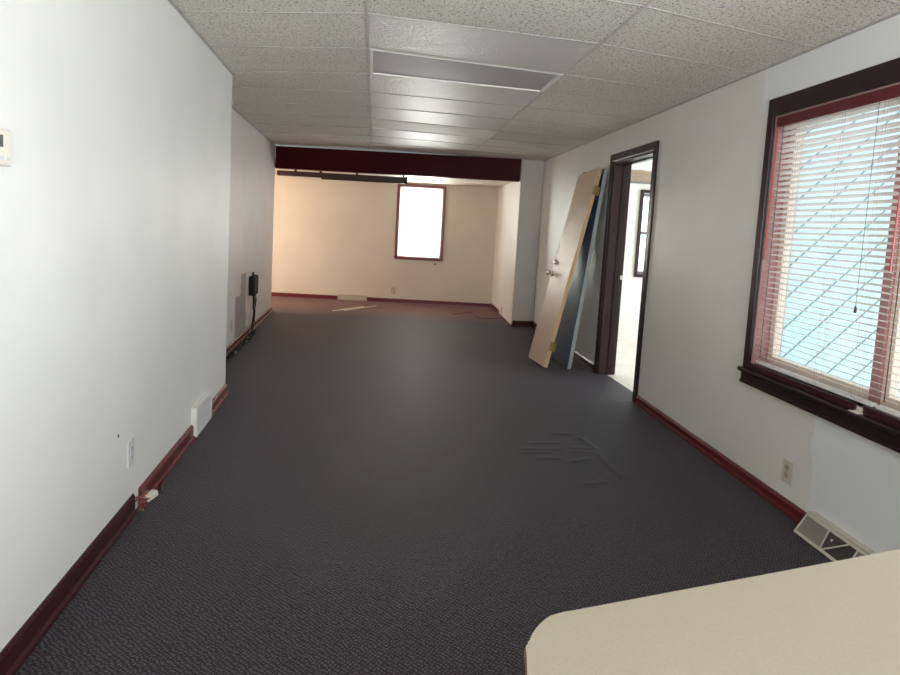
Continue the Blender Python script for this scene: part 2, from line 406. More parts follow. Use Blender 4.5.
for cn, (fl, fr) in cols.items():
    for n in range(N0, N1):
        q = [fl(n), fr(n), fr(n + 1), fl(n + 1)]
        if cn == 'B' and n in (1, 5): lights_at.append((n, q)); 
        else:
            mi = 1 if (cn == 'B' and n >= 0) else 0
            v = [bt.verts.new((p[0], p[1], H)) for p in q] ; f = bt.faces.new(v); f.material_index = mi
        strip(bars, fl(n), fr(n), 0.008, H - .004, H + .012)
for f in (lambda y: (G1(y), y), lambda y: (G2(y), y)):
    ys = ff(-1.6, 9.2, 12)
    for a, b in zip(ys, ys[1:]): strip(mains, f(a), f(b), 0.011, H - .005, H + .012)
# wall angle strips
ys = ff(-1.6, YC, 4)
for a, b in zip(ys, ys[1:]): strip(bars, (L1(a) + .008, a), (L1(b) + .008, b), .016, H - .005, H)
strip(bars, (L2(YC) + .008, YC), (L2(9.2) + .008, 9.2), .016, H - .005, H)
strip(bars, (R(-1.6) - .008, -1.6), (R(8.65) - .008, 8.65), .016, H - .005, H)
ceil = struct('ceiling', bt, [M['tile'], M['tile_vinyl']])
for f in ceil.data.polygons: pass
struct('cross_tees', bars, M['tbar'], ceil); struct('main_tees', mains, M['maintee'], ceil)
bm = BM(); box(bm, -3.5, 2.6, -1.8, 11.5, H + .14, H + .22); struct('ceiling', bm, M['tbar'])
# alcove's lower plaster ceiling
bm = BM(); prism(bm, [(-3.4, beamY(-1.5) + .12), (-1.5, beamY(-1.5) + .12), (1.94, beamY(1.94) + .12), (1.98, 11.1), (-3.4, 11.4)], 2.076, 2.12)
struct('ceiling', bm, M['cream'])

# beam
bm = BM(); xl, xr = L2(9.2) + .001, 1.890
prism(bm, [(xl, beamY(xl)), (xr, beamY(xr)), (xr, beamY(xr) + .12), (xl, beamY(xl) + .12)], 2.042, 2.349)
tag(obj('ceiling_beam', bm, M['beam'], bevel=.004), 'wide oxblood-red beam across the ceiling in front of the far alcove', 'beam')
# folding door track under the alcove ceiling
tr = thing('door_track', 'dark brown folding-door track hung under the left half of the far alcove ceiling', 'track', (-.55, 9.55, 2.0))
ty = lambda x: beamY(x) + .42
def tseg(x0, x1, z0, z1, d0, d1):
    b = BM(); prism(b, [(x0, ty(x0) + d0), (x1, ty(x1) + d0), (x1, ty(x1) + d1), (x0, ty(x0) + d1)], z0, z1); return b
obj('rail', tseg(-1.56, -.86, 1.972, 2.045, 0, .05), M['track'], tr)
obj('rail', tseg(-.90, .33, 1.945, 2.040, -.05, 0), M['track'], tr)
b_ = tseg(-1.56, -.88, 1.948, 1.960, 0, .03); obj('guide_strip', b_, M['ivory'], tr)
for x0 in (-1.3, -.93, -.4, .28):
    obj('hanger', tseg(x0, x0 + .03, 2.045, 2.076, -.03, .02), M['black'], tr)
b_ = BM(); x0 = .322; prism(b_, [(x0, ty(x0) - .055), (x0 + .03, ty(x0) - .055), (x0 + .03, ty(x0) + .01), (x0, ty(x0) + .01)], 1.935, 2.05); obj('end_bracket', b_, M['black'], tr)

# ------------------------------------------------------------------ troffer lights
def lerp2(a, b, t_): return (a[0] + (b[0] - a[0]) * t_, a[1] + (b[1] - a[1]) * t_)
def inset(q, dx0, dx1, dy0, dy1):
    a, b, c, d = q
    def pt(u, v): return lerp2(lerp2(a, b, u), lerp2(d, c, u), v)
    return [pt(dx0, dy0), pt(1 - dx1, dy0), pt(1 - dx1, 1 - dy1), pt(dx0, 1 - dy1)]
for n, q in lights_at:
    near = n == 1
    t_ = thing('ceiling_light', 'unlit recessed fluorescent ceiling light, the nearer and larger-looking of the two' if near
               else 'unlit recessed fluorescent ceiling light nearest the oxblood beam', 'ceiling light', (q[0][0] + .6, q[0][1] + .3, H), 'unlit recessed ceiling lights')
    o_ = inset(q, .006, .006, .008, .008); i_ = inset(q, .020, .03, .028, .028); j_ = inset(q, .04, .045, .08, .08)
    b_ = BM()
    vo = [b_.verts.new((*p, H - .006)) for p in o_]; vi = [b_.verts.new((*p, H - .006)) for p in i_]
    vu = [b_.verts.new((*p, H + .004)) for p in i_]; vt = [b_.verts.new((*p, H + .022)) for p in o_]
    for k in range(4):
        l = (k + 1) % 4
        b_.faces.new((vo[k], vo[l], vi[l], vi[k])); b_.faces.new((vi[k], vi[l], vu[l], vu[k])); b_.faces.new((vo[k], vo[l], vt[l], vt[k]))
    obj('frame', b_, M['flange'], t_)
    # sagging diffuser sheet
    b_ = BM(); nx, ny = 12, 5; g = []
    for r_ in range(ny + 1):
        row = []
        for s_ in range(nx + 1):
            u, v = s_ / nx, r_ / ny
            p = lerp2(lerp2(i_[0], i_[1], u), lerp2(i_[3], i_[2], u), v)
            row.append(b_.verts.new((p[0], p[1], H + .003 - .006 * math.sin(math.pi * u) * math.sin(math.pi * v))))
        g.append(row)
    for r_ in range(ny):
        for s_ in range(nx): b_.faces.new((g[r_][s_], g[r_][s_ + 1], g[r_ + 1][s_ + 1], g[r_ + 1][s_]))
    obj('diffuser', b_, M['diffuser'] if near else M['flange'], t_, smooth=True)
    b_ = BM(); prism(b_, i_, H + .024, H + .11); obj('housing', b_, M['flange'], t_)

# ------------------------------------------------------------------ baseboards
def moulding(bm, p0, p1, nrm, h=.088, d=.016):
    """baseboard with a chamfered top and a shoe strip along p0-p1, nrm points into the room"""
    prof = [(0, 0), (d + .012, 0), (d + .010, .014), (d, .020), (d, h - .014), (d * .45, h), (0, h)]
    p0 = Vector(p0); p1 = Vector(p1); nrm = Vector(nrm).normalized()
    a = [bm.verts.new((*(p0 + nrm * o), z)) for o, z in prof]; b = [bm.verts.new((*(p1 + nrm * o), z)) for o, z in prof]
    k = len(prof); bm.faces.new(a); bm.faces.new(b[::-1])
    for i in range(k): bm.faces.new((a[i], b[i], b[(i + 1) % k], a[(i + 1) % k]))
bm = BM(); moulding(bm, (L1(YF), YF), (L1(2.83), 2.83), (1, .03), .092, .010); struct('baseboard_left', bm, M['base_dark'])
bm = BM(); moulding(bm, (L1(2.90), 2.90), (L1(3.808), 3.808), (1, .03), .085); struct('baseboard_left', bm, M['base'])
bm = BM(); moulding(bm, (L1(4.202), 4.202), (L1(YC), YC), (1, .03), .085); struct('baseboard_left', bm, M['base'])
bm = BM(); moulding(bm, (L2(YC), YC), (L2(9.2), 9.2), (1, .02), .075); struct('baseboard_left', bm, M['base'])
bm = BM(); moulding(bm, (-3.4, BK(-3.4)), (-.69, BK(-.69)), (0, -1), .064); moulding(bm, (-.185, BK(-.185)), (1.97, BK(1.97)), (0, -1), .064); struct('baseboard_back', bm, M['base'])
bm = BM(); moulding(bm, (1.930, 8.67), (1.984, 10.80), (-1, 0), .085); struct('baseboard_alcove', bm, M['base'])
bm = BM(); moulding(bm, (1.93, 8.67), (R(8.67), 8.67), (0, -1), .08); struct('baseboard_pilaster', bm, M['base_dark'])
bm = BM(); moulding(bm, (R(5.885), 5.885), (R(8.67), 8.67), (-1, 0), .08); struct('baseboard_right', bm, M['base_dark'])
bm = BM(); moulding(bm, (R(2.652), 2.652), (R(4.80), 4.80), (-1, 0), .066); struct('baseboard_right', bm, M['base'])
bm = BM(); moulding(bm, (R(YF), YF), (R(2.112), 2.112), (-1, 0), .075); struct('baseboard_right', bm, M['base'])
# splintered joint
sp_ = thing('broken_wood', 'reddish splintered wood at the broken joint of the near left baseboard', 'splinters', (L1(2.85) + .02, 2.85, 0))
for i in range(10):
    bm = BM()
    y0 = 2.835 + random.uniform(-.02, .05); z0 = random.uniform(.004, .07); x0 = L1(y0) + random.uniform(.012, .035)
    l = random.uniform(.02, .05); a = Vector((x0, y0, z0)); d = Vector((random.uniform(.1, .8), random.uniform(-.6, .6), random.uniform(-.05, .4))).normalized()
    s = d.cross(Vector((0, 0, 1))).normalized() * .006; u = Vector((0, 0, .006))
    hexa(bm, [a - s, a + s, a + s + d * l * .9, a - s * .3 + d * l, a - s + u, a + s + u, a + s * .4 + u + d * l * .8, a - s * .2 + u + d * l])
    obj('splinter', bm, M['splinter'], sp_)
# block on the floor beside it
bl = thing('cable_plug', 'small ivory wall-plug block lying on the carpet by the broken left baseboard', 'plug', (-1.0142, 2.9900, 0))
b_ = BM(); hexa(b_, [(-1.0390, 2.9450, 0.001), (-1.0067, 2.9350, 0.001), (-0.9895, 3.0150, 0.001), (-1.0240, 3.0250, 0.001), (-1.0368, 2.9470, .032), (-1.0060, 2.9380, .030), (-0.9910, 3.0120, .028), (-1.0217, 3.0220, .032)])
obj('body', b_, M['ivory'], bl, .005)
b_ = BM(); hexa(b_, [(-1.0330, 2.9380, 0.006), (-1.0142, 2.9320, 0.006), (-1.0135, 2.9420, 0.006), (-1.0322, 2.9480, 0.006), (-1.0330, 2.9380, .024), (-1.0142, 2.9320, .024), (-1.0135, 2.9420, .024), (-1.0322, 2.9480, .024)])
obj('socket_face', b_, M['almond'], bl)
b_ = BM(); tube(b_, [(-.985, 3.02, .012), (-.99, 3.06, .012), (-1.0, 3.09, .008), (-1.015, 3.13, .006), (-1.02, 3.2, .006)], .005); obj('cord', b_, M['cordmat'], bl, smooth=True)

# ------------------------------------------------------------------ doorway 1 in the right wall
d1 = sempty('door_1', (R(5.35), 5.35, 0))
CW = .068
b_ = BM(); wbox(b_, R, DY1, DY1 + CW, 0, DZ + CW, -.018, 0); obj('casing', b_, M['darkwood'], d1, .004)
b_ = BM(); wbox(b_, R, DY0 - CW, DY0, 0, DZ + CW, -.018, 0); obj('casing', b_, M['darkwood'], d1, .004)
b_ = BM(); wbox(b_, R, DY0, DY1, DZ, DZ + CW, -.018, 0); obj('head_casing', b_, M['darkwood'], d1, .004)
b_ = BM(); wbox(b_, R, DY1 - .02, DY1, 0, DZ, -.001, T); obj('jamb', b_, M['jambwood'], d1, .002)
b_ = BM(); wbox(b_, R, DY0, DY0 + .02, 0, DZ, -.001, T); obj('jamb', b_, M['jambwood'], d1, .002)
b_ = BM(); wbox(b_, R, DY0 + .02, DY1 - .02, DZ - .02, DZ, -.001, T); obj('head_jamb', b_, M['jambwood'], d1, .002)
b_ = BM(); wbox(b_, R, DY1 - .033, DY1 - .02, 0, DZ - .02, .085, .125); wbox(b_, R, DY0 + .02, DY0 + .033, 0, DZ - .02, .085, .125)
wbox(b_, R, DY0 + .033, DY1 - .033, DZ - .033, DZ - .02, .085, .125); obj('door_stop', b_, M['darkwood'], d1)
b_ = BM(); wbox(b_, R, DY1 - .0225, DY1 - .0195, .94, .98, .145, .165); obj('strike_plate', b_, M['chrome'], d1)

# side room seen through the doorway
bm = BM(); box(bm, 2.2625, 5.6, 4.45, 7.9, -.012, .0005); struct('floor', bm, M['side_floor'])
SY = 7.8
bm = BM()
box(bm, R(8) + T, 3.335, SY, SY + .12, 0, 2.6); box(bm, 4.05, 5.6, SY, SY + .12, 0, 2.6)
box(bm, 3.335, 4.05, SY, SY + .12, 0, .88); box(bm, 3.335, 4.05, SY, SY + .12, 1.93, 2.6)
struct('wall_side_room', bm, M['bright'])
bm = BM(); box(bm, 5.5, 5.6, 4.3, 7.8, 0, 2.6); struct('wall_side_room', bm, M['bright'])
bm = BM(); box(bm, R(4.4) + T, 5.6, 4.33, 4.45, -.3, 2.75); struct('wall_side_room', bm, M['bright'])
bm = BM(); box(bm, R(4) + T - .02, 5.6, 4.3, 7.95, 2.6, 2.72); struct('ceiling', bm, M['bright'])
bm = BM(); box(bm, R(6) + T, R(6) + T + .01, 4.45, DY0 - .05, 0, 2.6); box(bm, R(6) + T, R(6) + T + .01, DY1 + .05, 7.8, 0, 2.6)
box(bm, R(6) + T, R(6) + T + .01, DY0 - .05, DY1 + .05, DZ + .05, 2.6); struct('wall_side_room', bm, M['bright'])
w3 = sempty('window_3', (3.7, SY, 1.4))
b_ = BM(); y0, y1 = SY - .03, SY
box(b_, 3.300, 3.337, y0, y1, .845, 1.975); box(b_, 4.045, 4.105, y0, y1, .835, 1.985); box(b_, 3.337, 4.045, y0, y1, .845, .885); box(b_, 3.337, 4.045, y0, y1, 1.935, 1.975)
obj('window_frame', b_, M['darkwood'], w3)
b_ = BM(); box(b_, 3.335, 3.360, SY + .02, SY + .06, .88, 1.93); box(b_, 4.01, 4.05, SY + .02, SY + .06, .88, 1.93); box(b_, 3.360, 4.01, SY + .02, SY + .06, .88, .92)
box(b_, 3.360, 4.01, SY + .02, SY + .06, 1.89, 1.93); box(b_, 3.360, 4.01, SY + .01, SY + .06, 1.40, 1.44); obj('sash', b_, M['grey_plate'], w3)
b_ = BM(); box(b_, 3.360, 4.01, SY + .038, SY + .042, .92, 1.89); obj('pane', b_, M['glass'], w3)
bm = BM()
box(bm, R(7.8) + T + .01, 5.5, SY - .03, SY, 2.075, 2.16)
n_ = 60
for i in range(n_):
    xa = 2.5 + i * .03; hh = .022 * abs(noise.noise((xa * 9, 0, 3))) + .02
    box(bm, xa, xa + .03, SY - .022, SY, 2.16, 2.16 + hh + .03)
struct('trim_1', bm, M['roughwood'])
b_ = BM(); box(b_, R(7.8) + T + .01, 5.5, SY - .04, SY, 2.05, 2.075); struct('trim_2', b_, M['grey_plate'])

# ------------------------------------------------------------------ window 1 in the right wall
w1 = sempty('window_1', (R(2.4), 2.4, 1.3))
b_ = BM(); wbox(b_, R, WY1, WY1 + .053, WZ0 - .026, WZ1 + .10, -.020, 0); wbox(b_, R, WY0 - .066, WY1, WZ1, WZ1 + .10, -.020, 0); wbox(b_, R, WY0 - .066, WY0, WZ0, WZ1, -.02, 0)
obj('casing', b_, M['darkwood'], w1, .004)
b_ = BM(); wbox(b_, R, WY0 - .08, WY1 + .056, WZ0 - .050, WZ0 - .026, -.050, .0); obj('window_sill', b_, M['darkwood'], w1, .006)
b_ = BM(); wbox(b_, R, WY0 - .07, WY1 + .052, WZ0 - .115, WZ0 - .050, -.026, 0); wbox(b_, R, WY0 - .07, WY1 + .052, WZ0 - .115, WZ0 - .098, -.032, 0); obj('apron', b_, M['darkwood'], w1, .003)
b_ = BM(); wbox(b_, R, WY1 - .006, WY1, WZ0, WZ1, .0, T); wbox(b_, R, WY0, WY0 + .006, WZ0, WZ1, 0, T); wbox(b_, R, WY0, WY1, WZ1 - .006, WZ1, 0, T); obj('jamb', b_, M['redjamb'], w1)
b_ = BM(); wbox(b_, R, WY0, WY1, WZ0 - .006, WZ0, 0, T); obj('inner_sill', b_, M['redjamb'], w1)
MY0, MY1 = 2.325, 2.385
b_ = BM(); wbox(b_, R, 2.432, 2.482, WZ0, WZ1, .075, T); obj('mullion', b_, M['redjamb'], w1, .002)
# stop strips on the stool with a gap
b_ = BM(); wbox(b_, R, 2.452, WY1 - .01, WZ0 - .026, WZ0 + .006, -.014, -.001); obj('stop_strip', b_, M['base_dark'], w1, .003)
b_ = BM(); wbox(b_, R, WY0, 2.40, WZ0 - .026, WZ0 + .012, -.016, -.001); obj('stop_strip', b_, M['base_dark'], w1, .003)
for (a, b) in ((2.482, WY1 - .006), (WY0 + .006, 2.432)):
    b_ = BM(); o0, o1 = .09, .135
    for (p, q_) in ((a, a + .012), (b - .045, b)): wbox(b_, R, p, q_, WZ0, WZ1 - .006, o0, o1)
    wbox(b_, R, a + .012, b - .045, WZ0, WZ0 + .055, o0, o1); wbox(b_, R, a + .012, b - .045, WZ1 - .055, WZ1 - .006, o0, o1)
    s_ = obj('sash', b_, M['sash'], w1, .003)
    b_ = BM(); wbox(b_, R, a + .012, b - .045, WZ0 + .055, WZ1 - .055, .11, .114); obj('pane', b_, M['glass'], s_)

def blind(a, b, label, tassel=True, wand=True):
    t_ = thing('window_blind', label, 'blind', (R((a + b) / 2) + .03, (a + b) / 2, WZ0))
    t_['group'] = 'white horizontal blinds in the right-hand window'
    b_ = BM(); wbox(b_, R, a, b, WZ1 - .058, WZ1 - .008, .002, .012); obj('valance', b_, M['base'], t_, .002)
    b_ = BM(); wbox(b_, R, a + .004, b - .004, WZ1 - .048, WZ1 - .008, .014, .048); obj('headrail', b_, M['slat'], t_)
    b_ = BM(); zt, zb, sp, dep, ang = WZ1 - .068, WZ0 + .040, .030, .0195, math.radians(-16)
    k = 0; z_ = zt
    while z_ > zb:
        jit = random.uniform(-.0012, .0012) + (random.uniform(-.006, .004) if k in (2, 3) else 0); tl = ang + random.uniform(-.03, .03)
        x_ = .031; dx, dz = math.cos(tl) * dep, math.sin(tl) * dep; nyy = 6
        prev = None
        for s in range(nyy + 1):
            y_ = a + .006 + (b - a - .012) * s / nyy; sag = -.0012 * math.sin(math.pi * s / nyy * 2)
            zc = z_ + jit + sag
            ring = [(R(y_) + x_ - dx, y_, zc - dz), (R(y_) + x_, y_, zc + .0022), (R(y_) + x_ + dx, y_, zc + dz)]
            cur = [b_.verts.new(p) for p in ring] + [b_.verts.new((p[0], p[1], p[2] - .0009)) for p in ring]
            if prev:
                for i, j in ((0, 1), (1, 2)):
                    b_.faces.new((prev[i], prev[j], cur[j], cur[i])); b_.faces.new((prev[i + 3], cur[i + 3], cur[j + 3], prev[j + 3]))
                b_.faces.new((prev[0], cur[0], cur[3], prev[3])); b_.faces.new((prev[2], prev[5], cur[5], cur[2]))
            prev = cur
        z_ -= sp; k += 1
    obj('slats', b_, M['slat'], t_)
    b_ = BM(); wbox(b_, R, a + .004, b - .004, WZ0 + .008, WZ0 + .026, .016, .046); obj('bottom_rail', b_, M['slat'], t_, .003)
    b_ = BM()
    for fr in (.13, .42, .80):
        y_ = a + (b - a) * fr
        for o in (.012, .050):
            tube(b_, [(R(y_) + o, y_ + .006, WZ0 + .02), (R(y_) + o, y_ + .006, WZ1 - .02)], .0010, 4)
            tube(b_, [(R(y_) + o, y_ - .010, WZ0 + .02), (R(y_) + o, y_ - .010, WZ1 - .02)], .0008, 4)
    obj('ladder_cords', b_, M['blind_cord'], t_)
    if wand:
        y_ = b - .028; b_ = BM(); tube(b_, [(R(y_) - .006, y_, WZ1 - .06), (R(y_) - .008, y_ + .004, 1.27)], .0045, 6); obj('tilt_wand', b_, M['wand'], t_)
        b_ = BM(); tube(b_, [(R(y_) + .006, y_ - .03, WZ1 - .06), (R(y_) + .006, y_ - .03, WZ0 + .05)], .0022, 5); obj('lift_cord', b_, M['cordmat'], t_)
    if tassel:
        y_ = a + (b - a) * .155; b_ = BM(); tube(b_, [(R(y_) - .004, y_, WZ1 - .06), (R(y_) - .004, y_, 1.10)], .0012, 5)
        s_ = obj('pull_cord', b_, M['cordmat'], t_)
        b_ = BM(); lathe(b_, (R(y_) - .004, y_, 1.105), (0, 0, -1), [(.002, 0), (.004, .008), (.0065, .026), (.006, .032), (.002, .034)], 12); obj('tassel', b_, M['cordmat'], s_, smooth=True)
    return t_
blind(MY1 + .003, WY1 - .008, 'white horizontal blind fully seen on the right wall, with a cord and red wand')
blind(WY0 + .008, MY1 - .008 - .003, 'white horizontal blind cut off by the right edge of the photo, beyond the mullion', tassel=False, wand=True)

bm = BM(); wbox(bm, R, 2.396, 2.450, WZ0 - .0255, WZ0 - .022, -.042, -.004)  # thin pale slab added where the sill has a lighter patch
tag(obj('pale_patch', bm, M['stick']), 'small pale patch on the dark window sill in the gap between the red strips', 'scrap')

# unseen window frame towards the camera's right rear
w4 = sempty('unseen_window_4', (R(0), 0, 1.3))
b_ = BM(); wbox(b_, R, -1.0, -.94, .672, WZ1, -.02, T); wbox(b_, R, .94, 1.0, .672, WZ1, -.02, T); wbox(b_, R, -.94, .94, .672, .70, -.05, T); wbox(b_, R, -.94, .94, WZ1 - .03, WZ1, -.02, T)
obj('window_frame', b_, M['darkwood'], w4)  # frame of the unseen window

# outside: projecting wing with pale siding, paving
bm = BM(); box(bm, R(4.3) + T + .02, 6.6, 4.27, 4.33, -.3, 3.2); struct('wall_exterior', bm, M['siding'])
bm = BM(); box(bm, R(-1) + T + .1, 30, -20, 4.2, -.32, -.3); struct('ground', bm, M['ground'])

# ------------------------------------------------------------------ window 2 in the back wall
w2 = sempty('window_2', (.66, BK(.66), 1.4))
b_ = BM(); cw = .045
bbox_back(b_, BX0 - cw, BX0, BZ0 - cw, BZ1 + cw, -.02, 0); bbox_back(b_, BX1, BX1 + cw, BZ0 - cw, BZ1 + cw, -.02, 0)
bbox_back(b_, BX0, BX1, BZ1, BZ1 + cw, -.02, 0); bbox_back(b_, BX0, BX1, BZ0 - cw, BZ0, -.02, 0)
obj('casing', b_, M['redwood'], w2, .003)
b_ = BM(); bbox_back(b_, BX0 - .06, BX1 + .06, BZ0 - .012, BZ0 + .002, -.035, .01); obj('window_sill', b_, M['redwood'], w2, .003)
b_ = BM(); bbox_back(b_, BX0, BX0 + .006, BZ0, BZ1, 0, .15); bbox_back(b_, BX1 - .006, BX1, BZ0, BZ1, 0, .15); bbox_back(b_, BX0, BX1, BZ1 - .006, BZ1, 0, .15); bbox_back(b_, BX0, BX1, BZ0, BZ0 + .006, 0, .15)
obj('jamb', b_, M['redwood'], w2)
b_ = BM(); bbox_back(b_, BX0 + .006, BX0 + .035, BZ0 + .006, BZ1 - .006, .10, .13); bbox_back(b_, BX1 - .035, BX1 - .006, BZ0 + .006, BZ1 - .006, .10, .13)
bbox_back(b_, BX0 + .035, BX1 - .035, BZ0 + .006, BZ0 + .04, .10, .13); bbox_back(b_, BX0 + .035, BX1 - .035, BZ1 - .04, BZ1 - .006, .10, .13)
s_ = obj('sash', b_, M['sash_white'], w2)
b_ = BM(); bbox_back(b_, BX0 + .03, BX1 - .03, BZ0 + .03, BZ1 - .03, .113, .117); obj('pane', b_, M['glass'], s_)
t_ = thing('window_blind', 'white blind glowing in the small red-framed window on the far wall', 'blind', (.66, BK(.66) + .04, BZ0))
b_ = BM(); bbox_back(b_, BX0 + .012, BX1 - .012, BZ1 - .035, BZ1 - .008, .02, .05); obj('headrail', b_, M['shade'], t_)
b_ = BM(); z_ = BZ1 - .05
while z_ > BZ0 + .03:
    for x0, x1 in ((BX0 + .012, BX1 - .012),):
        hexa(b_, [(x0, BK(x0) + .022, z_ + .006), (x1, BK(x1) + .022, z_ + .006), (x1, BK(x1) + .047, z_ - .006), (x0, BK(x0) + .047, z_ - .006),
                  (x0, BK(x0) + .022, z_ + .007), (x1, BK(x1) + .022, z_ + .007), (x1, BK(x1) + .047, z_ - .005), (x0, BK(x0) + .047, z_ - .005)])
    z_ -= .022
obj('slats', b_, M['shade'], t_)
b_ = BM(); bbox_back(b_, BX0 + .012, BX1 - .012, BZ0 + .008, BZ0 + .022, .022, .048); obj('bottom_rail', b_, M['shade'], t_)
bm = BM(); box(bm, .945, .968, BK(.955) - .012, BK(.955), .69, .715); tag(obj('wall_hook', bm, M['black'], bevel=.003), 'tiny dark hook on the far wall just below the red-framed window', 'hook')

# ------------------------------------------------------------------ two doors leaning on the right wall
def panel_door(name, origin, rot, w_, h_, mf, me, label):
    e = thing(name, label, 'door', origin)
    m4 = Matrix(rot).to_4x4(); m4.translation = Vector(origin); e.matrix_world = m4
    Tt = .040
    b_ = BM(); box(b_, .0, Tt, .0015, w_ - .0015, .0, h_); obj('door_leaf', b_, mf, e, .0015, world=False)
    b_ = BM(); box(b_, .002, Tt - .002, -.001, .0025, .001, h_ - .001); obj('edge_strip', b_, me, e, world=False)
    return e
Ra = ((0.9756, -0.0099, 0.2192), (-0.0019, 0.9986, 0.0536), (-0.2194, -0.0527, 0.9742))
dA = panel_door('birch_door', (1.6394, 5.8647, 0.042), Ra, .62, 2.025, M['birch'], M['birch_edge'],
                'pale birch door with knob and brass hinges leaning against the right wall, in front of the blue door')
for zz_ in (.215, 1.80):
    b_ = BM(); box(b_, .002, .046, -.005, -.001, zz_ - .045, zz_ + .045); hg = obj('hinge', b_, M['brass'], dA, world=False)
    hg['label'] = 'dull brass hinge'
    b_ = BM(); lathe(b_, (.048, -.006, zz_ - .048), (0, 0, 1), [(.006, 0), (.006, .096)], 10); obj('hinge_pin', b_, M['brass'], hg, world=False)
    b_ = BM(); box(b_, .048, .066, -.006, -.003, zz_ - .045, zz_ + .045); obj('hinge_leaf', b_, M['brass'], hg, world=False)
b_ = BM(); lathe(b_, (0, .555, .93), (-1, 0, 0), [(.031, 0), (.031, .006), (.012, .010), (.011, .032), (.022, .040), (.028, .052), (.026, .064), (.012, .070)], 20); obj('door_knob', b_, M['chrome'], dA, smooth=True, world=False)
b_ = BM(); lathe(b_, (0, .555, 1.06), (-1, 0, 0), [(.028, 0), (.028, .008), (.02, .014), (.01, .016)], 20); db = obj('deadbolt', b_, M['chrome'], dA, smooth=True, world=False)
b_ = BM(); box(b_, -.032, -.014, .551, .559, 1.042, 1.078); obj('thumb_turn', b_, M['chrome'], db, .002, world=False)
Rb = ((0.9939, -0.0252, 0.1072), (0.0268, 0.9996, -0.0135), (-0.1068, 0.0163, 0.9941))
dB = panel_door('blue_door', (1.9152, 5.9793, 0.0046), Rb, .62, 2.01, M['blue'], M['blue_edge'],
                'dark blue door with a grey edge leaning on the wall behind the birch door')
for zz_ in (.22, 1.80):
    b_ = BM(); box(b_, .004, .036, -.004, -.001, zz_ - .045, zz_ + .045); obj('hinge', b_, M['blue_edge'], dB, world=False)

# ------------------------------------------------------------------ things on the walls
# thermostat
yt = 1.80; e = thing('thermostat', 'pale thermostat with dark display at the left edge of the near left wall', 'thermostat', (L1(yt), yt, 1.49))
b_ = BM(); wbox(b_, L1, 1.705, 1.822, 1.44, 1.535, 0, .026); obj('housing', b_, M['ivory'], e, .006)
b_ = BM(); wbox(b_, L1, 1.725, 1.775, 1.487, 1.518, .026, .0275); obj('display', b_, M['lcd'], e)
b_ = BM()
for k in range(3): wbox(b_, L1, 1.73 + k * .028, 1.746 + k * .028, 1.455, 1.465, .026, .029)
obj('buttons', b_, M['painted_plate'], e)

def outlet(name, W, y, z, sgn, mat, label, group, slots=True, hw=.036, hh=.059):
    e = thing(name, label, 'outlet', (W(y), y, z), group)
    b_ = BM(); th = .006; a, b = (0, th) if sgn > 0 else (-th, 0); wbox(b_, W, y - hw, y + hw, z - hh, z + hh, a, b); obj('cover_plate', b_, mat, e, .003)
    if slots:
        for dz in (-.021, .021):
            b_ = BM(); lathe(b_, (W(y) + sgn * .006, y, z + dz), (sgn, 0, 0), [(.0165, 0), (.0165, .002)], 20); r_ = obj('receptacle', b_, M['almond'] if mat is M['beige_plate'] else mat, e)
            b_ = BM(); f0, f1 = sorted((sgn * .0079, sgn * .0086))
            for dy in (-.0065, .0065): wbox(b_, W, y + dy - .0014, y + dy + .0014, z + dz - .001, z + dz + .008, f0, f1)
            wbox(b_, W, y - .0025, y + .0025, z + dz - .010, z + dz - .005, f0, f1); obj('slots', b_, M['slot'], r_)
        b_ = BM(); lathe(b_, (W(y) + sgn * .006, y, z), (sgn, 0, 0), [(.003, 0), (.003, .0012)], 10); obj('screw', b_, M['chrome'], e)
    return e
outlet('wall_outlet', R, 2.862, .203, -1, M['beige_plate'], 'beige duplex wall outlet on the right wall below the blinds', None, hw=.038, hh=.060)
e = outlet('wall_outlet', L1, 2.792, .292, 1, M['painted_plate'], 'painted-over outlet on the near left wall above the splintered baseboard', None)
outlet('wall_outlet', L2, 6.42, .25, 1, M['painted_plate'], 'small outlet on the rear left wall beside the grey unpainted patch', None)
e = thing('wall_outlet', 'small outlet with a plug low on the far wall, right of the beige vent', 'outlet', (.26, BK(.26), .2))
b_ = BM(); bbox_back(b_, .222, .294, .15, .265, -.006, 0); obj('cover_plate', b_, M['almond'], e, .002)
b_ = BM(); bbox_back(b_, .24, .276, .155, .20, -.032, -.006); obj('plug', b_, M['reg'], e, .004)
# outlet in alcove right wall
e = thing('wall_outlet', 'small ivory outlet low on the alcove right wall by the loose cord', 'outlet', (1.955, 9.55, .1))
b_ = BM(); PX = lambda y: 1.930 + .0216 * (y - 8.67); wbox(b_, PX, 9.52, 9.60, .10, .20, -.008, 0); obj('cover_plate', b_, M['ivory'], e, .002)
b_ = BM(); wbox(b_, PX, 9.54, 9.57, .115, .15, -.03, -.008); obj('plug', b_, M['almond'], e, .003)
# nail hole
bm = BM(); wbox(bm, L1, 2.647, 2.655, .410, .422, 0, .003); tag(obj('wall_nail', bm, M['slot']), 'tiny dark nail in the near left wall above the painted-over outlet', 'nail')
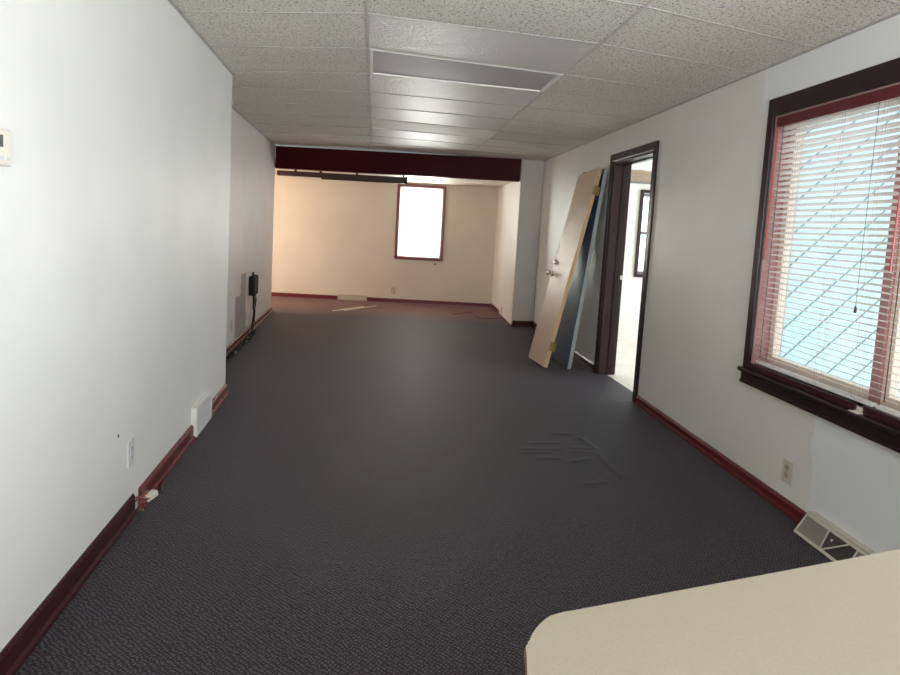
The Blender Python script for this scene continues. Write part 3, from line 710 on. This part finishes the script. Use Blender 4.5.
# wall telephone box with cable bundle on the rear left wall
e = thing('wall_box', 'black wall-mounted box with cables hanging down on the rear left wall', 'wall box', (L2(7.55), 7.55, .5))
b_ = BM(); wbox(b_, L2, 7.50, 7.86, .43, .64, 0, .02); obj('back_plate', b_, M['grey_plate'], e, .003)
b_ = BM(); wbox(b_, L2, 7.34, 7.62, .44, .66, 0, .065); obj('black_case', b_, M['black'], e, .008)
b_ = BM(); wbox(b_, L2, 7.50, 7.53, .64, .70, .01, .03); obj('antenna', b_, M['black'], e, .004)
b_ = BM(); wbox(b_, L2, 7.66, 7.80, .47, .60, .02, .024); obj('jack_plate', b_, M['reg'], e)
for k in range(4):
    b_ = BM(); y_ = 7.45 + .03 * k; xo = lambda y: L2(y) + .03 + .006 * k
    pts = [(xo(y_), y_, .45), (xo(y_) + .01, y_ + .015 * math.sin(k * 2), .37), (xo(y_), 7.49 + .012 * k, .28), (xo(y_) + .004, 7.50 + .01 * math.cos(k * 3), .19), (xo(y_) - .002, 7.47 + .01 * k, .09), (xo(y_) + .006, 7.44 - .03 * k, .028)]
    tube(b_, pts, .007, 6); obj('cable', b_, M['black'] if k != 2 else M['grey_plate'], e, smooth=True)
# tangled cable along the skirting
e = thing('floor_cable', 'black cable with pale ties lying along the rear left baseboard', 'cable', (-1.38, 6.7, 0))
for k in range(3):
    b_ = BM(); pts = []
    for i in range(26):
        y_ = 5.95 + i * .06; pts.append((L2(y_) + .052 + .012 * k + .014 * math.sin(i * 1.3 + k * 2.1), y_, .010 + .006 * k + .004 * math.sin(i * 2 + k)))
    tube(b_, pts, .012, 6); obj('cord', b_, M['black'], e, smooth=True)
for i, y_ in enumerate((6.05, 6.22, 6.33, 6.52, 6.78, 7.0)):
    b_ = BM(); x_ = L2(y_) + .072 + .01 * math.sin(i * 2); box(b_, x_ - .012, x_ + .012, y_ - .008, y_ + .008, .008, .026); obj('pale_tie', b_, M['ivory'], e, .004)

# ------------------------------------------------------------------ registers
e = thing('wall_register', 'white louvred wall vent standing proud of the near left wall', 'vent', (L1(4.06), 4.06, 0.1))
b_ = BM(); y0, y1, z0, z1 = 3.81, 4.20, .008, .185
wbox(b_, L1, y0, y1, z0, z0 + .018, 0, .034); wbox(b_, L1, y0, y1, z1 - .018, z1, 0, .034); wbox(b_, L1, y0, y0 + .02, z0 + .018, z1 - .018, 0, .034); wbox(b_, L1, y1 - .02, y1, z0 + .018, z1 - .018, 0, .034)
obj('frame', b_, M['reg_white'], e)
b_ = BM()
for k in range(17):
    y_ = y0 + .03 + k * .0212; hexa(b_, [(L1(y_) + .018, y_, z0 + .018), (L1(y_) + .031, y_ + .008, z0 + .018), (L1(y_) + .031, y_ + .0105, z0 + .018), (L1(y_) + .018, y_ + .0025, z0 + .018),
                                         (L1(y_) + .018, y_, z1 - .018), (L1(y_) + .031, y_ + .008, z1 - .018), (L1(y_) + .031, y_ + .0105, z1 - .018), (L1(y_) + .018, y_ + .0025, z1 - .018)])
obj('louvres', b_, M['reg_louvre'], e)
b_ = BM(); wbox(b_, L1, y0 + .02, y1 - .02, z0 + .018, z1 - .018, .001, .014); obj('duct_back', b_, M['shadow_metal'], e)

e = thing('baseboard_register', 'beige wedge-shaped baseboard vent on the right wall beside the counter', 'vent', (R(2.4), 2.4, 0))
y0, y1 = 2.115, 2.640
def SF(u, v, out=0.0):
    """point on the sloped face: u along the wall from the far end, v from floor edge (0) to top edge (1)"""
    y_ = y1 - (y1 - y0) * u; taper = .020 * (1 - v)
    return Vector((R(y_) - .108 + .075 * v, y_ - taper * (1 - 2 * u), .006 + .080 * v)) + Vector((-.76, 0, .65)) * out
b_ = BM()
hexa(b_, [(R(y0) - .105, y0 + .02, 0), (R(y1) - .105, y1 - .02, 0), (R(y1), y1, 0), (R(y0), y0, 0), (R(y0) - .1055, y0 + .02, .008), (R(y1) - .1055, y1 - .02, .008), (R(y1), y1, .010), (R(y0), y0, .010)])
for yy_ in (y0, y1):
    s = -1 if yy_ == y1 else 1
    f_ = [(R(yy_) - .108, yy_ + s * .02, 0.004), (R(yy_), yy_, .004), (R(yy_), yy_, .098), (R(yy_) - .033, yy_, .089)]
    hexa(b_, [f_[0], f_[1], (f_[1][0], f_[1][1] + s * .004, f_[1][2]), (f_[0][0], f_[0][1] + s * .004, f_[0][2]), f_[3], f_[2], (f_[2][0], f_[2][1] + s * .004, f_[2][2]), (f_[3][0], f_[3][1] + s * .004, f_[3][2])])
wbox(b_, R, y0, y1, .084, .098, -.036, 0)
obj('body', b_, M['reg'], e, .002)
def bar(bm, p, q, wd, th=.005):
    d = (q - p).normalized(); n = Vector((-.76, 0, .65)); s = d.cross(n).normalized() * wd / 2
    hexa(bm, [p - s, p + s, q + s, q - s, p - s + n * th, p + s + n * th, q + s + n * th, q - s + n * th])
b_ = BM()
bar(b_, SF(0, .04), SF(1, .04), .014); bar(b_, SF(0, .97), SF(1, .97), .016); bar(b_, SF(.008, 0), SF(.008, 1), .010); bar(b_, SF(.992, 0), SF(.992, 1), .010)
bar(b_, SF(.36, .04), SF(.30, .97), .007); bar(b_, SF(.37, .05), SF(.56, .97), .007)
bar(b_, SF(.70, .04), SF(.64, .97), .007)
obj('ribs', b_, M['reg'], e, .001)
def quadp(pts, mat, name):
    b_ = BM(); v = [b_.verts.new(p) for p in pts]; b_.faces.new(v)
    r = bmesh.ops.extrude_face_region(b_, geom=b_.faces[:]); bmesh.ops.translate(b_, verts=[g for g in r['geom'] if isinstance(g, bmesh.types.BMVert)], vec=Vector((.76, 0, -.65)) * .004)
    return obj(name, b_, mat, e)
quadp([SF(.01, .03), SF(.355, .03), SF(.30, .97), SF(.01, .97)], M['reg_mesh'], 'grille')
quadp([SF(.365, .03), SF(.56, .97), SF(.30, .97)], M['reg_dark'], 'damper')
quadp([SF(.37, .03), SF(.695, .03), SF(.64, .97), SF(.565, .97)], M['slot'], 'grille')
quadp([SF(.70, .03), SF(.99, .03), SF(.99, .97), SF(.645, .97)], M['reg_mesh'], 'grille')
b_ = BM(); pz = SF(.41, .62, .006); lathe(b_, pz, (-.76, 0, .65), [(.007, 0), (.007, .006), (.003, .008)], 12); obj('screw', b_, M['chrome'], e)

e = thing('baseboard_register', 'beige baseboard vent at the foot of the far wall', 'vent', (-.44, BK(-.44), 0))
b_ = BM(); x0, x1 = -.688, -.188
prof = [(0, .0), (-.05, .0), (-.05, .012), (-.03, .085), (0, .092)]
va = [b_.verts.new((x0, BK(x0) + o, z_)) for o, z_ in prof]; vb_ = [b_.verts.new((x1, BK(x1) + o, z_)) for o, z_ in prof]
b_.faces.new(va); b_.faces.new(vb_[::-1])
for i in range(5): b_.faces.new((va[i], vb_[i], vb_[(i + 1) % 5], va[(i + 1) % 5]))
obj('body', b_, M['reg_far'], e, .002)
b_ = BM()
for k in range(14):
    xa = x0 + .04 + k * .031
    hexa(b_, [(xa, BK(xa) - .0525, .02), (xa + .012, BK(xa) - .0525, .02), (xa + .012, BK(xa) - .046, .02), (xa, BK(xa) - .046, .02),
              (xa, BK(xa) - .037, .07), (xa + .012, BK(xa) - .037, .07), (xa + .012, BK(xa) - .032, .07), (xa, BK(xa) - .032, .07)])
obj('slots', b_, M['almond'], e)

# ------------------------------------------------------------------ loose things on the floor
def strip3(p, q, wd, th=.006):
    b_ = BM(); p = Vector((*p, .002)); q = Vector((*q, .002)); d = (q - p).normalized(); s = Vector((-d.y, d.x, 0)) * wd / 2; u = Vector((0, 0, th))
    hexa(b_, [p - s, q - s, q + s, p + s, p - s + u, q - s + u, q + s + u, p + s + u]); return b_
tag(obj('wood_strip', strip3((-.66, 9.47), (-.22, 10.07), .028), M['stick'], bevel=.001), 'pale strip on the far carpet, left and longer of two', 'strip', 'pale strips on the far carpet')
tag(obj('wood_strip', strip3((-.50, 9.54), (-.02, 10.25), .022), M['stick'], bevel=.001), 'pale strip on the far carpet, right of two, pointing to the red-framed window', 'strip', 'pale strips on the far carpet')
b_ = BM(); pts = []
for i in range(40):
    a = i / 39; pts.append((1.18 + .75 * a + .12 * math.sin(a * 7), 9.62 + .28 * math.sin(a * 6.3) - .1 * a, .006))
pts.append((1.925, 9.55, .05)); pts.append((1.93, 9.55, .12))
tube(b_, pts, .005, 6)
tag(obj('loose_cord', b_, M['cordmat'], smooth=True), 'thin dark cord lying in a loop on the carpet by the alcove right wall', 'cord')

# ------------------------------------------------------------------ counter in the foreground
cz = .92
e = thing('counter', 'cream laminate counter with a rounded corner at the bottom right', 'counter', (1.0, .3, 0))
# top outline from image pixels at z = .92, far edge then the rounded corner
corner = [(.237, .652), (.226, .650), (.215, .646), (.2075, .643), (.200, .637), (.193, .630), (.186, .622), (.1805, .614), (.176, .606), (.1745, .603), (.172, .6005), (.1715, .597), (.168, .594), (.166, .580), (.160, .552)]
def outline(i=0.0):
    fx = lambda x: .652 + (x - .237) * .239 - i
    xr = R(-.25) - .004
    pts = [(xr, fx(xr)), (.237 + i, fx(.237 + i))] + [(p[0] + i, p[1] - i) for p in corner[1:]] + [(.131 + i, .45), (.12 + i, -.25), (xr, -.25)]
    return pts
b_ = BM(); prism(b_, outline(), cz - .004, cz); prism(b_, outline(.010), cz - .034, cz - .004)
ct = obj('countertop', b_, M['laminate'], e)
b_ = BM(); prism(b_, outline(-.0008), cz - .012, cz - .003); eb = obj('edge_band', b_, M['edge_dark'], e)
b_ = BM(); prism(b_, outline(.06), .08, cz - .034); obj('front_panel', b_, M['laminate'], e)
b_ = BM(); prism(b_, outline(.11), 0, .08); obj('toe_kick', b_, M['edge_dark'], e)
